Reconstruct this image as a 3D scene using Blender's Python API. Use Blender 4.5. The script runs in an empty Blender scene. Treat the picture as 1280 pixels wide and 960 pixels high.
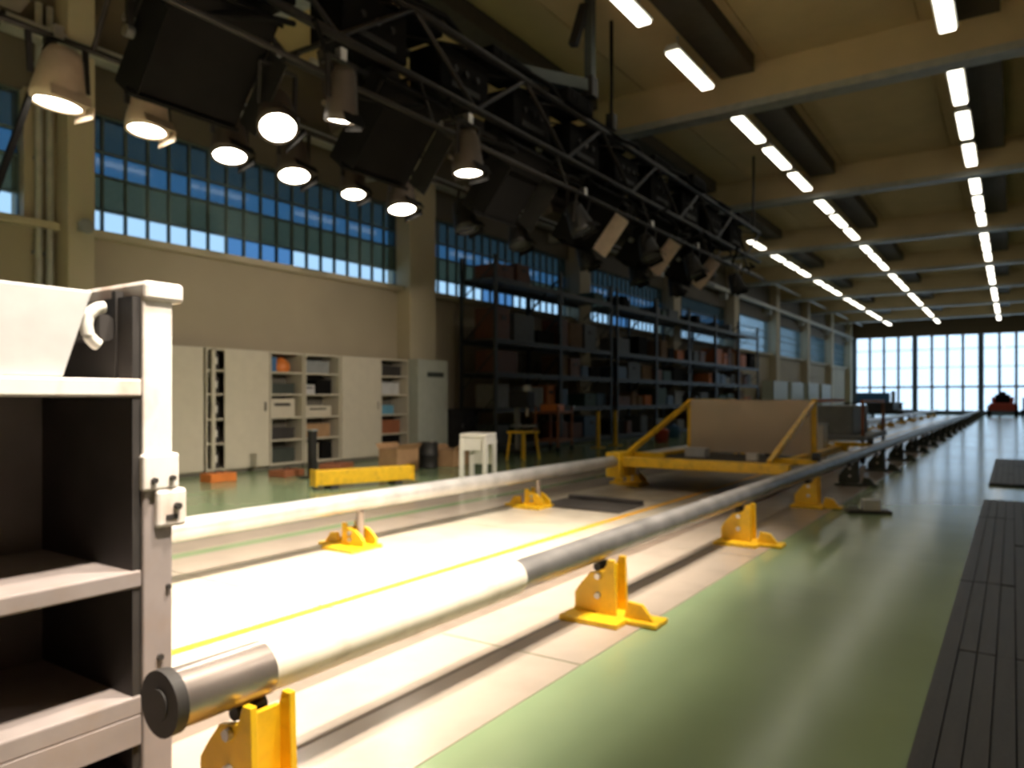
import bpy, math, random
from mathutils import Vector, Matrix
random.seed(7)
S = bpy.context.scene
COL = S.collection
# ------------------------------------------------------------------ camera
# hall axes: +y runs down the hall (the track direction), +x to the right, z up; metres
YAW = math.radians(34.1)
cam_d = bpy.data.cameras.new('camera')
cam = bpy.data.objects.new('camera', cam_d)
COL.objects.link(cam)
cam.location = (0, 0, 1.15)
cam.rotation_euler = (math.radians(90), 0, YAW)
cam_d.sensor_width = 36.0
cam_d.lens = 36.0 * 925 / 1280
cam_d.shift_y = 18 / 1280
cam_d.clip_start = 0.05
cam_d.clip_end = 300
cam_d.dof.use_dof = True            # the photograph is out of focus all over
cam_d.dof.focus_distance = 0.42
cam_d.dof.aperture_fstop = cam_d.lens / 1000 / 0.0021
S.camera = cam
# ------------------------------------------------------------------ world, exposure
w = bpy.data.worlds.new('overcast_sky')
S.world = w
w.use_nodes = True
bg = w.node_tree.nodes['Background']
bg.inputs[0].default_value = (0.62, 0.82, 1.0, 1)
bg.inputs[1].default_value = 2.0
S.view_settings.view_transform = 'Standard'
S.view_settings.look = 'None'
S.view_settings.gamma = 1.0
S.view_settings.use_curve_mapping = False
S.view_settings.exposure = 0.0
S.cycles.use_denoising = True
S.cycles.max_bounces = 8
S.cycles.diffuse_bounces = 5
S.cycles.transparent_max_bounces = 12
S.cycles.caustics_reflective = False
S.cycles.caustics_refractive = False
TUBE = 5.0          # ceiling tube radiance
FLOOD = 90.0        # watts of one lit spot lamp on the left bar
FLOOD_R = 2900.0
FLOOD_K = 200.0      # watts of each of the two key lamps      # watts of one lamp on the right-hand bar
WARM = (1.0, 0.88, 0.73)

# ------------------------------------------------------------------ materials
MATS = {}
def mat(name, col, rough=0.5, metal=0.0, var=0.12, scale=6.0, bump=0.0, bscale=40.0, emit=0.0, ecol=None,
        stain=None, stain_scale=3.0, stain_amt=0.5, coat=0.0, stretch=(1, 1, 1), spec=0.5, rvar=0.0):
    if name in MATS: return MATS[name]
    m = bpy.data.materials.new(name); m.use_nodes = True
    nt = m.node_tree; N = nt.nodes; Lk = nt.links
    b = N['Principled BSDF']
    b.inputs['Roughness'].default_value = rough
    b.inputs['Metallic'].default_value = metal
    b.inputs['Specular IOR Level'].default_value = spec
    b.inputs['Coat Weight'].default_value = coat
    b.inputs['Coat Roughness'].default_value = 0.12
    tc = N.new('ShaderNodeTexCoord'); mp = N.new('ShaderNodeMapping')
    mp.inputs['Scale'].default_value = stretch
    Lk.new(tc.outputs['Object'], mp.inputs[0])
    nz = N.new('ShaderNodeTexNoise'); nz.inputs['Scale'].default_value = scale; nz.inputs['Detail'].default_value = 5
    Lk.new(mp.outputs[0], nz.inputs['Vector'])
    rp = N.new('ShaderNodeValToRGB')
    lo = [max(0, c * (1 - var)) for c in col]; hi = [min(1, c * (1 + var)) for c in col]
    rp.color_ramp.elements[0].position = 0.3; rp.color_ramp.elements[1].position = 0.7
    rp.color_ramp.elements[0].color = (*lo, 1); rp.color_ramp.elements[1].color = (*hi, 1)
    Lk.new(nz.outputs['Fac'], rp.inputs[0])
    out = rp.outputs[0]
    if stain:
        n2 = N.new('ShaderNodeTexNoise'); n2.inputs['Scale'].default_value = stain_scale; n2.inputs['Detail'].default_value = 6
        Lk.new(mp.outputs[0], n2.inputs['Vector'])
        r2 = N.new('ShaderNodeValToRGB')
        r2.color_ramp.elements[0].position = 0.52; r2.color_ramp.elements[1].position = 0.68
        r2.color_ramp.elements[0].color = (0, 0, 0, 1); r2.color_ramp.elements[1].color = (stain_amt,) * 3 + (1,)
        Lk.new(n2.outputs['Fac'], r2.inputs[0])
        mx = N.new('ShaderNodeMixRGB'); mx.inputs[2].default_value = (*stain, 1)
        Lk.new(r2.outputs[0], mx.inputs[0]); Lk.new(out, mx.inputs[1]); out = mx.outputs[0]
    Lk.new(out, b.inputs['Base Color'])
    if rvar:
        mr = N.new('ShaderNodeMapRange'); mr.inputs[3].default_value = max(0.02, rough - rvar); mr.inputs[4].default_value = rough + rvar
        Lk.new(nz.outputs['Fac'], mr.inputs[0]); Lk.new(mr.outputs[0], b.inputs['Roughness'])
    if bump:
        nb = N.new('ShaderNodeTexNoise'); nb.inputs['Scale'].default_value = bscale; nb.inputs['Detail'].default_value = 3
        Lk.new(mp.outputs[0], nb.inputs['Vector'])
        bp = N.new('ShaderNodeBump'); bp.inputs['Strength'].default_value = bump; bp.inputs['Distance'].default_value = 0.02
        Lk.new(nb.outputs['Fac'], bp.inputs['Height']); Lk.new(bp.outputs[0], b.inputs['Normal'])
    if emit:
        b.inputs['Emission Color'].default_value = (*(ecol or col), 1)
        b.inputs['Emission Strength'].default_value = emit
    MATS[name] = m
    return m
def glass(name, tint, gloss=0.08, diffuse=None, dmix=0.0):
    m = bpy.data.materials.new(name); m.use_nodes = True
    nt = m.node_tree; N = nt.nodes; Lk = nt.links
    N.remove(N['Principled BSDF'])
    t = N.new('ShaderNodeBsdfTransparent'); t.inputs[0].default_value = (*tint, 1)
    g = N.new('ShaderNodeBsdfGlossy'); g.inputs['Roughness'].default_value = 0.05; g.inputs[0].default_value = (0.9, 0.95, 1, 1)
    mx = N.new('ShaderNodeMixShader'); mx.inputs[0].default_value = gloss
    Lk.new(t.outputs[0], mx.inputs[1]); Lk.new(g.outputs[0], mx.inputs[2])
    sh = mx.outputs[0]
    if diffuse:
        nz = N.new('ShaderNodeTexNoise'); nz.inputs['Scale'].default_value = 5
        rp = N.new('ShaderNodeValToRGB')
        rp.color_ramp.elements[0].color = (*[c * .8 for c in diffuse], 1); rp.color_ramp.elements[1].color = (*[min(1, c * 1.2) for c in diffuse], 1)
        Lk.new(nz.outputs['Fac'], rp.inputs[0])
        d = N.new('ShaderNodeBsdfDiffuse'); Lk.new(rp.outputs[0], d.inputs[0])
        m2 = N.new('ShaderNodeMixShader'); m2.inputs[0].default_value = dmix
        Lk.new(sh, m2.inputs[1]); Lk.new(d.outputs[0], m2.inputs[2]); sh = m2.outputs[0]
    Lk.new(sh, N['Material Output'].inputs[0])
    MATS[name] = m
    return m

M_FLOOR = mat('green_epoxy', (0.24, 0.32, 0.18), 0.18, var=0.08, scale=0.8, bump=0.02, bscale=2.2, stain=(0.13, 0.18, 0.1), stain_scale=0.6, stain_amt=0.35, spec=0.4, rvar=0.04)
M_SLAB = mat('pale_concrete', (0.60, 0.53, 0.43), 0.26, var=0.08, scale=3, bump=0.05, bscale=25, stain=(0.34, 0.29, 0.23), stain_scale=2.5, stain_amt=0.28)
M_STRIP = mat('beige_concrete', (0.38, 0.32, 0.265), 0.24, var=0.1, scale=3, bump=0.05, bscale=25, stain=(0.30, 0.25, 0.2), stain_scale=3, stain_amt=0.35)
M_BROWNSTRIP = mat('brown_strip', (0.17, 0.13, 0.10), 0.5, var=0.15)
M_PIPESHADOW = mat('pipe_shadow_brown', (0.16, 0.13, 0.10), 0.8)
M_YLINE = mat('yellow_line_paint', (0.75, 0.36, 0.01), 0.5, var=0.1)
M_WALL = mat('beige_wall_paint', (0.36, 0.305, 0.215), 0.75, var=0.05, scale=1.2)
M_WUP = mat('dark_brown_upper_wall', (0.12, 0.10, 0.07), 0.75, var=0.08, scale=1.5)
M_COLUMN = mat('cream_column_paint', (0.47, 0.41, 0.29), 0.7, var=0.05, scale=1.5)
M_CEIL = mat('tan_ceiling_panel', (0.62, 0.475, 0.25), 0.75, var=0.06, scale=1.5)
M_BEAM = mat('tan_beam', (0.60, 0.46, 0.25), 0.75, var=0.06, scale=1.5)
M_TRAY = mat('grey_tray', (0.42, 0.42, 0.38), 0.45, metal=0.3)
M_DKBROWN = mat('dark_brown_box', (0.07, 0.055, 0.035), 0.7)
M_TUBE = mat('tube_light', (1, 1, 0.95), 0.4, emit=TUBE, ecol=(1.0, 0.94, 0.80))
M_LAMPBODY = mat('grey_fixture', (0.55, 0.55, 0.5), 0.5)
M_BLACK = mat('black_paint', (0.005, 0.0045, 0.004), 0.85, var=0.3, spec=0.15)
M_BLACKM = mat('black_metal', (0.014, 0.013, 0.012), 0.55, metal=0.2, var=0.3)
M_TRUSS = mat('dark_steel_truss', (0.022, 0.019, 0.017), 0.5, metal=0.3, var=0.3)
M_CHROME = mat('bright_metal', (0.6, 0.58, 0.55), 0.28, metal=0.9)
M_BEIGEM = mat('beige_lamp_metal', (0.42, 0.33, 0.24), 0.5, var=0.12)
M_DARKB = mat('dark_brown_lamp', (0.05, 0.038, 0.028), 0.6)
M_FLAP = mat('pale_lit_flap', (0.6, 0.48, 0.42), 0.5)  # bounce light on the far flaps put into this pale colour
M_LENS = mat('lit_lens', (1, 0.97, 0.9), 0.3, emit=30, ecol=(1, 0.9, 0.75))
M_LENSOFF = mat('dark_lens', (0.06, 0.06, 0.065), 0.15, spec=0.8)
M_YEL = mat('yellow_paint', (0.78, 0.47, 0.012), 0.4, var=0.12, scale=8, stain=(0.35, 0.2, 0.02), stain_scale=9, stain_amt=0.4)
M_PIPEGLARE = mat('glare_lit_steel_pipe', (0.46, 0.45, 0.44), 0.36, metal=0.5, var=0.2, scale=5, rvar=0.06)  # glare on the far pipe lightened into its steel colour
M_PIPE = mat('dark_steel_pipe', (0.40, 0.385, 0.38), 0.40, metal=0.85, var=0.2, scale=5, rvar=0.06)
M_BARE = mat('bare_steel', (0.42, 0.36, 0.33), 0.32, metal=0.8, var=0.15)
M_WHITEP = mat('white_pipe_paint', (0.72, 0.66, 0.56), 0.45, var=0.07, stain=(0.45, 0.36, 0.26), stain_scale=10, stain_amt=0.35)
M_BARRSHADE = mat('barrier_paint_shaded', (0.28, 0.24, 0.23), 0.5, var=0.12, scale=6, stain=(0.27, 0.2, 0.16), stain_scale=7, stain_amt=0.4)
M_BARRLIT = mat('barrier_paint_lit', (0.72, 0.68, 0.64), 0.5, var=0.07, scale=6, stain=(0.42, 0.24, 0.15), stain_scale=7, stain_amt=0.6, stretch=(1, 1, .6))  # lamplight on the upper barrier put into the paint; rust stains are real
M_BARRD = mat('dark_steel_and_shade', (0.03, 0.026, 0.024), 0.6, var=0.3)  # also carries painted shade behind the barrier's front plate
M_BARRI = mat('barrier_inner_grey', (0.22, 0.19, 0.18), 0.6, var=0.12)
M_WHITE = mat('white_plastic', (0.72, 0.69, 0.63), 0.4, var=0.04)
M_PANEL = mat('plywood_panel', (0.52, 0.42, 0.32), 0.65, var=0.05, scale=1.5)
M_CAB = mat('cabinet_cream', (0.55, 0.50, 0.40), 0.5, var=0.04)
M_CABG = mat('cabinet_grey', (0.42, 0.44, 0.38), 0.5, var=0.05)
M_CABIN = mat('cabinet_inside', (0.14, 0.125, 0.10), 0.7)
M_RACK = mat('rack_steel', (0.05, 0.055, 0.055), 0.5, metal=0.4)
M_SHELF = mat('rack_shelf', (0.08, 0.08, 0.075), 0.55)
M_MAT = mat('dark_rubber', (0.045, 0.038, 0.034), 0.7, var=0.3, bump=0.2)
M_PLANK = mat('dark_plank', (0.026, 0.022, 0.019), 0.5, var=0.35, scale=4, stretch=(8, .6, 1), bump=0.12, bscale=30)
M_MULL = mat('window_frame_blue', (0.10, 0.13, 0.17), 0.5, var=0.1)
M_MULLG = mat('window_mullion_green', (0.10, 0.14, 0.13), 0.5, var=0.1)
M_CARD = mat('brown_cardboard', (0.34, 0.20, 0.10), 0.8)
M_ORANGE = mat('orange_plastic', (0.62, 0.18, 0.035), 0.5)
M_RED = mat('red_paint', (0.40, 0.05, 0.03), 0.5)
M_REDB = mat('red_brown_paint', (0.26, 0.09, 0.04), 0.6)
M_BLUE = mat('blue_plastic', (0.05, 0.14, 0.30), 0.5)
M_GREY = mat('grey_paint', (0.24, 0.25, 0.25), 0.55)
M_LGREY = mat('pale_grey_paint', (0.5, 0.5, 0.5), 0.5)
M_GREEN = mat('green_paint', (0.06, 0.18, 0.10), 0.5)
M_DGREEN = mat('grey_green_steel', (0.06, 0.07, 0.06), 0.5, metal=0.3)
G_CLEAR = glass('clear_glass', (0.95, 0.97, 1.0), 0.06)
G_STRIP = glass('pale_window_glass', (0.62, 0.70, 0.76), 0.04)
G_STRIPB = glass('pale_blue_window_glass', (0.25, 0.38, 0.52), 0.04)
G_TEAL = glass('teal_window_glass', (0.13, 0.18, 0.20), 0.03, (0.10, 0.13, 0.13), 0.3)
G_FROST = glass('frosted_profile_glass', (0.27, 0.33, 0.29), 0.02, (0.12, 0.15, 0.13), 0.55)
G_BLUE = glass('blue_window_glass', (0.20, 0.34, 0.46), 0.03, (0.05, 0.09, 0.14), 0.3)

# ------------------------------------------------------------------ mesh builder
class MB:
    def __init__(s): s.v = []; s.f = []; s.sm = []
    def add(s, vs, fs, smooth=False):
        o = len(s.v); s.v += [tuple(v) for v in vs]
        for f in fs: s.f.append([i + o for i in f]); s.sm.append(smooth)
        return s
    def box(s, x0, x1, y0, y1, z0, z1, M=None):
        vs = [Vector((x, y, z)) for x in (x0, x1) for y in (y0, y1) for z in (z0, z1)]
        if M: vs = [M @ v for v in vs]
        return s.add(vs, [(0, 1, 3, 2), (4, 6, 7, 5), (0, 4, 5, 1), (2, 3, 7, 6), (0, 2, 6, 4), (1, 5, 7, 3)])
    def cyl(s, p0, p1, r0, r1=None, n=16, caps=True):
        p0, p1 = Vector(p0), Vector(p1); r1 = r0 if r1 is None else r1
        a = (p1 - p0).normalized(); u = a.orthogonal().normalized(); t = a.cross(u)
        vs = []
        for p, r in ((p0, r0), (p1, r1)):
            for i in range(n):
                q = 2 * math.pi * i / n; vs.append(p + r * (math.cos(q) * u + math.sin(q) * t))
        s.add(vs, [(i, (i + 1) % n, n + (i + 1) % n, n + i) for i in range(n)], True)
        if caps:
            s.add(vs[:n], [tuple(range(n - 1, -1, -1))]); s.add(vs[n:], [tuple(range(n))])
        return s
    def bar(s, p0, p1, wd, ht=None):
        """square bar between two points"""
        p0, p1 = Vector(p0), Vector(p1); ht = ht or wd
        a = (p1 - p0).normalized(); up = Vector((0, 0, 1)) if abs(a.z) < .95 else Vector((0, 1, 0))
        u = a.cross(up).normalized(); t = u.cross(a)
        vs = [p + su * u * wd / 2 + st * t * ht / 2 for p in (p0, p1) for su, st in ((-1, -1), (1, -1), (1, 1), (-1, 1))]
        return s.add(vs, [(0, 3, 2, 1), (4, 5, 6, 7), (0, 1, 5, 4), (1, 2, 6, 5), (2, 3, 7, 6), (3, 0, 4, 7)])
    def tube(s, pts, r, n=8):
        pts = [Vector(p) for p in pts]; rings = []
        for k, p in enumerate(pts):
            a = (pts[min(k + 1, len(pts) - 1)] - pts[max(k - 1, 0)]).normalized()
            up = Vector((0, 0, 1)) if abs(a.z) < .9 else Vector((1, 0, 0))
            u = a.cross(up).normalized(); t = u.cross(a)
            rings.append([p + r * (math.cos(2 * math.pi * i / n) * u + math.sin(2 * math.pi * i / n) * t) for i in range(n)])
        vs = [v for rg in rings for v in rg]
        fs = [(k * n + i, k * n + (i + 1) % n, (k + 1) * n + (i + 1) % n, (k + 1) * n + i) for k in range(len(pts) - 1) for i in range(n)]
        s.add(vs, fs, True)
        s.add(rings[0], [tuple(range(n - 1, -1, -1))]); s.add(rings[-1], [tuple(range(n))])
        return s
    def prism(s, poly, axis, a0, a1):
        """poly: 2D points in the plane of the other two axes (in xyz order), extruded along axis 0/1/2"""
        def P(p, a):
            q = list(p); q.insert(axis, a); return q
        n = len(poly); vs = [P(p, a0) for p in poly] + [P(p, a1) for p in poly]
        return s.add(vs, [tuple(range(n - 1, -1, -1)), tuple(range(n, 2 * n))] + [(i, (i + 1) % n, n + (i + 1) % n, n + i) for i in range(n)])
    def lathe(s, prof, c=(0, 0, 0), n=20):
        cx, cy, cz = c; vs = []
        for r, z in prof:
            for i in range(n):
                q = 2 * math.pi * i / n; vs.append((cx + r * math.cos(q), cy + r * math.sin(q), cz + z))
        fs = [(k * n + i, k * n + (i + 1) % n, (k + 1) * n + (i + 1) % n, (k + 1) * n + i) for k in range(len(prof) - 1) for i in range(n)]
        return s.add(vs, fs, True)
    def xf(s, M):
        s.v = [tuple(M @ Vector(v)) for v in s.v]; return s
    def build(s, name, m, parent=None, bev=0.0, loc=(0, 0, 0)):
        me = bpy.data.meshes.new(name); me.from_pydata(s.v, [], s.f); me.update()
        me.polygons.foreach_set('use_smooth', s.sm)
        import bmesh
        bm = bmesh.new(); bm.from_mesh(me); bmesh.ops.recalc_face_normals(bm, faces=bm.faces)
        bm.to_mesh(me); bm.free()
        me.materials.append(m)
        o = bpy.data.objects.new(name, me); COL.objects.link(o); o.location = loc
        if parent: o.parent = parent
        if bev:
            b = o.modifiers.new('bevel', 'BEVEL'); b.width = bev; b.segments = 2; b.limit_method = 'ANGLE'
        return o
def bx(*a): return MB().box(*a)
def tag(o, label=None, cat=None, group=None, kind=None):
    if label: o['label'] = label
    if cat: o['category'] = cat
    if group: o['group'] = group
    if kind: o['kind'] = kind
    return o
def thing(name, label, cat, loc=(0, 0, 0), rz=0, group=None):
    o = bpy.data.objects.new(name, None); COL.objects.link(o)
    o.empty_display_size = 0.1
    o.location = loc; o.rotation_euler = (0, 0, rz)
    return tag(o, label, cat, group)
def structure(name, mb, m, bev=0.0): return tag(mb.build(name, m, None, bev), kind='structure')
def copy_tree(o, parent=None):
    c = o.copy(); COL.objects.link(c)
    if parent: c.parent = parent
    for ch in list(o.children): copy_tree(ch, c)
    return c
def dup(src, loc, rz=None, label=None, group=None):
    c = copy_tree(src); c.location = loc
    if rz is not None: c.rotation_euler = (0, 0, rz)
    if label: c['label'] = label
    if group: c['group'] = group
    return c
ORD = ['first', 'second', 'third', 'fourth', 'fifth', 'sixth', 'seventh', 'eighth', 'ninth', 'tenth', 'eleventh', 'twelfth']

# ================================================================== SETTING
XL, XR, Y0, Y1, ZC = -10.4, 8.0, -5.0, 61.0, 7.0
fl = structure('floor', bx(XL - .3, XR + .3, Y0 - .3, Y1 + .3, -0.2, 0), M_FLOOR)
# track surface: strips let into the floor, 4 mm proud
def strip(name, x0, x1, y0, y1, m, z=0.004):
    return bx(x0, x1, y0, y1, -0.01, z).build(name, m, fl)
yy = Y0
SL = 2.6
while yy < 57:                       # centre slab cast in lengths
    strip('track_slab', -4.45, -2.50, yy + .006, yy + SL - .006, M_SLAB)
    strip('concrete_strip', -2.31, -1.95, yy + .006, yy + SL - .006, M_STRIP)
    strip('concrete_strip', -1.93, -1.54, yy + .006, yy + SL - .006, M_STRIP)
    strip('concrete_strip', -4.95, -4.47, yy + .006, yy + SL - .006, M_STRIP)
    strip('concrete_strip', -5.5, -5.12, yy + .006, yy + SL - .006, M_STRIP)
    yy += SL
strip('brown_floor_strip', -2.42, -2.31, Y0, 57, M_BROWNSTRIP, 0.002)  # darker brown band beside the centre slab
strip('yellow_line', -3.17, -3.10, Y0, 57, M_YLINE, 0.0065)
strip('pipe_shadow_line', -1.95, -1.93, Y0, 57, M_PIPESHADOW, 0.003)  # near pipe's shadow painted as a dark line between the strips

# ceiling: recessed panels between beams
BEAMS = [-7.4 + 6.9 * k for k in range(1, 10)]        # beams at -0.5, 6.4, 13.3, 20.2 ...
ce = structure('ceiling', bx(XL - .3, XR + .3, Y0 - .3, Y1 + .3, ZC + .03, ZC + .25), M_CEIL)
edges = [Y0] + BEAMS + [Y1]
for a, b in zip(edges[:-1], edges[1:]):
    xs = [XL + (XR - XL) * i / 8 for i in range(9)]
    for x0, x1 in zip(xs[:-1], xs[1:]):
        bx(x0 + .012, x1 - .012, a + .18, b - .18, ZC, ZC + .06).build('ceiling_panel', M_CEIL, ce)
for yb in BEAMS:
    bm_ = MB().prism([(yb - .16, 6.40), (yb + .16, 6.40), (yb + .22, ZC + .1), (yb - .22, ZC + .1)], 0, XL, XR)
    bo = bm_.build('ceiling_beam', M_BEAM, ce)
    bx(XL, XR, yb - .17, yb + .17, 6.28, 6.40).build('cable_tray', M_TRAY, bo)
ROWS = [(-7.26, 'left'), (-4.27, 'middle'), (-0.77, 'right')]
for rx, rn in ROWS:
    for a, b in zip(edges[1:-1], edges[2:]):
        bx(rx + .05, rx + .62, a + .2, b - .55, 6.72, ZC + .02).build('ceiling_dark_box', M_DKBROWN, ce)  # dark brown box above each lamp row

# walls
H0, H1 = 3.43, 5.08                                    # left window sill and head
COLS = [-2.3 + 6.95 * k for k in range(0, 10)]         # column centres -2.2, 4.75, 11.7 ...
wl = structure('wall_left', bx(XL - .3, XL, Y0 - .3, Y1 + .3, 0, H0), M_WALL)
bx(XL - .3, XL, Y0 - .3, Y1 + .3, H1, ZC + .05).build('wall_upper', M_WUP, wl)
for i, yc in enumerate(COLS):
    bx(XL - .32, XL + .04, yc - .36, yc + .36, H0 - .02, H1 + .02).build('wall_pier', M_WALL, wl)
    ca, cb = (.02, .36) if i == 1 else (-.42, .38) if i == 2 else (-.34, .34)
    bx(XL - .02, XL + .36, yc + ca, yc + cb, 0, ZC).build('column', M_COLUMN, wl, 0.015)
bx(XL - .01, XL + .16, Y0, Y1, H0 - .1, H0 - .0).build('window_sill', M_COLUMN, wl)
wr = structure('wall_right', bx(XR, XR + .3, Y0 - .3, Y1 + .3, 0, ZC + .05), M_WALL)
wb = structure('wall_rear', bx(XL, XR, Y0 - .3, Y0, 0, ZC + .05), M_WALL)
FT, FB = 5.72, 0.22
wf = structure('wall_front', bx(XL, XR, Y1, Y1 + .3, FT, ZC + .05), mat('dark_brown_lintel', (0.10, 0.065, 0.03), 0.7))
bx(XL, XR, Y1, Y1 + .3, 0, FB).build('wall_base', M_MULL, wf)

# crane rail and tray along the top of the left wall
cr = thing('crane_rail', 'long pale grey crane rail running along the top of the left wall', 'rail', (XL + .3, 28, 5.75))
bx(-.12, .12, -28, 32.9, -.12, .0).build('rail_web', M_TRAY, cr)
bx(-.03, .03, -28, 32.9, .0, .08).build('rail_head', M_LGREY, cr)
for k in range(9):
    bx(-.32, .06, -28 + 3.2 + 6.95 * k, -28 + 3.4 + 6.95 * k, -.4, -.12).build('bracket', M_TRAY, cr)
ct = thing('conduit', 'pale bluish conduit hanging under the ceiling above the left windows', 'conduit', (XL + 1.1, 20, 6.55))
MB().cyl((0, -12, 0), (0, 40, 0), .06, n=10).build('tube', M_LGREY, ct)
for k in range(8): MB().bar((0, -10 + 6.9 * k, 0), (0, -10 + 6.9 * k, .46), .03).build('hanger', M_TRAY, ct)

# left windows: three rows of tall profile glass
WPITCH = 0.325
for i in range(len(COLS) - 1):
    a, b = COLS[i] + .36, COLS[i + 1] - .36
    wo = bpy.data.objects.new(f'window_{i + 1}', None); COL.objects.link(wo); wo['kind'] = 'structure'
    wo.location = (XL - .12, (a + b) / 2, H0)
    h = (b - a) / 2; HH = H1 - H0
    rows = [(0.03, 0.33, G_STRIP, 'clear_pane'), (0.36, 0.80, G_FROST, 'frosted_pane'), (0.83, 1.13, G_BLUE, 'blue_pane'), (1.16, HH - .02, G_TEAL, 'teal_pane')]
    if i >= 5: rows = [(z0, z1, G_STRIP, 'clear_pane') for z0, z1, g, nm in rows]
    near = i < 4
    n = round(2 * h / WPITCH)
    for z0, z1, g, nm in rows:
        if near:
            for k in range(n):
                q0 = -h + 2 * h * k / n; q1 = -h + 2 * h * (k + 1) / n
                bx(-.012, .012, q0 + .016, q1 - .016, z0, z1).build(nm, G_STRIPB if nm == 'clear_pane' and 7 <= k <= 10 else g, wo)
        else:
            mb = MB()
            for k in range(n):
                q0 = -h + 2 * h * k / n; q1 = -h + 2 * h * (k + 1) / n
                mb.box(-.012, .012, q0 + .016, q1 - .016, z0, z1)
            tag(mb.build(nm, g, wo), kind='stuff')
    fr = MB()
    for z in (0.0, .33, .80, 1.13, HH - .02): fr.box(-.04, .04, -h, h, z, z + .03)
    fo = fr.build('window_frame', M_MULLG, wo)
    if near:
        for k in range(n + 1): bx(-.03, .03, -h + 2 * h * k / n - .016, -h + 2 * h * k / n + .016, 0, HH).build('mullion', M_MULLG, fo)
    else:
        mb = MB()
        for k in range(n + 1): mb.box(-.03, .03, -h + 2 * h * k / n - .016, -h + 2 * h * k / n + .016, 0, HH)
        tag(mb.build('mullion', M_MULLG, fo), kind='stuff')
# front (far) windows: groups of four panes
GX = [-10.4, -9.98, -5.92, -1.85, 2.22, 6.29, 8.0]
for gi in range(1, 6):
    x0, x1 = GX[gi], GX[gi + 1]
    wo = bpy.data.objects.new(f'window_{10 + gi}', None); COL.objects.link(wo); wo['kind'] = 'structure'
    wo.location = (0, Y1 + .12, FB)
    fo = bx(x0 - .17, x0 + .17, -.12, .12, 0, FT - FB).build('window_post', M_MULL, wo)
    n = max(1, round((x1 - x0) / 1.015))
    zz = [0.0, 1.75, 3.15, 4.45, FT - FB]
    for k in range(n):
        q0 = x0 + .12 + (x1 - x0 - .24) * k / n; q1 = x0 + .12 + (x1 - x0 - .24) * (k + 1) / n
        if k: bx(q0 - .085, q0 + .085, -.06, .06, 0, FT - FB).build('mullion', M_MULL, fo)
        for za, zb in zip(zz[:-1], zz[1:]):
            bx(q0 + .04, q1 - .04, -.01, .01, za + .03, zb - .03).build('pane', G_CLEAR, wo)
    for j, z in enumerate(zz):
        t_ = .07 if j in (0, 1, 4) else .022
        bx(x0, x1, -.05, .05, z - t_, z + t_).build('transom', M_MULL, fo)
bx(XL, GX[1] - .1, Y1, Y1 + .3, 0, FT).build('wall_end', M_WALL, wf)

# ================================================================== CEILING LAMPS
LAMPS = []
def tube_lamp():
    t = thing('ceiling_lamp', '', 'lamp', group='fluorescent lamps in rows under the ceiling')
    MB().prism([(-.125, .0), (.125, .0), (.08, .09), (-.08, .09)], 1, 0, 1.64).build('housing', M_LAMPBODY, t)
    bx(-.1, .1, .03, 1.61, -.045, -.001).build('tube_diffuser', M_TUBE, t, .012)
    for q in (.25, 1.43): MB().bar((0, q, .09), (0, q, .31), .02).build('hanger', M_TRAY, t)
    return t
lamp0 = None
for rx, rn in ROWS:
    for bi, yb in enumerate(BEAMS[1:]):
        offs = [.45, 2.55, 4.65] if bi else [1.6, 4.2]
        for li, of in enumerate(offs):
            y = yb + of
            if y + 1.8 > Y1: continue
            if rn == 'left' and y < 24.5: continue      # dark bays behind the truss
            lab = f'white fluorescent lamp, {ORD[li]} in the {ORD[bi]} bay from the front, {rn} ceiling row'
            if lamp0 is None:
                lamp0 = tube_lamp(); lamp0.location = (rx, y, 6.41); lamp0['label'] = lab
            else: dup(lamp0, (rx, y, 6.41), None, lab)

# ================================================================== LIGHTING TRUSS
TX, TZ0, TZ1, TY0, TY1 = -5.45, 4.45, 5.15, -0.5, 18.2
tr = thing('lighting_truss', 'long black lattice truss carrying floodlights above the left side of the track', 'truss', (TX, TY0, TZ0))
TL = TY1 - TY0; tw = .36; th = TZ1 - TZ0
for sx in (-tw, tw):
    for z in (0, th):
        MB().cyl((sx, 0, z), (sx, TL, z), .045, n=10).build('chord', M_TRUSS, tr)
nb = 18
for k in range(nb):
    a, b = TL * k / nb, TL * (k + 1) / nb
    for sx in (-tw, tw):
        MB().cyl((sx, a, 0 if k % 2 else th), (sx, b, th if k % 2 else 0), .028, n=8).build('brace', M_TRUSS, tr)
    MB().cyl((-tw, a, th), (tw, b, th), .016, n=8).build('brace', M_TRUSS, tr)
    MB().cyl((-tw, a, 0), (tw, a, 0), .02, n=8).build('brace', M_TRUSS, tr)
# lower outrigger bars that carry the two rows of spot lamps, on drop arms
for sx, zz_ in ((-.7, -.5), (.55, -.5)):
    MB().cyl((sx, .3, zz_), (sx, TL - .2, zz_), .026, n=10).build('lamp_bar', M_TRUSS, tr)
    for k in range(7):
        y = .8 + k * 2.75
        MB().cyl((sx, y, zz_), (math.copysign(tw, sx), y, 0), .02, n=8).build('drop_arm', M_TRUSS, tr)

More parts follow.
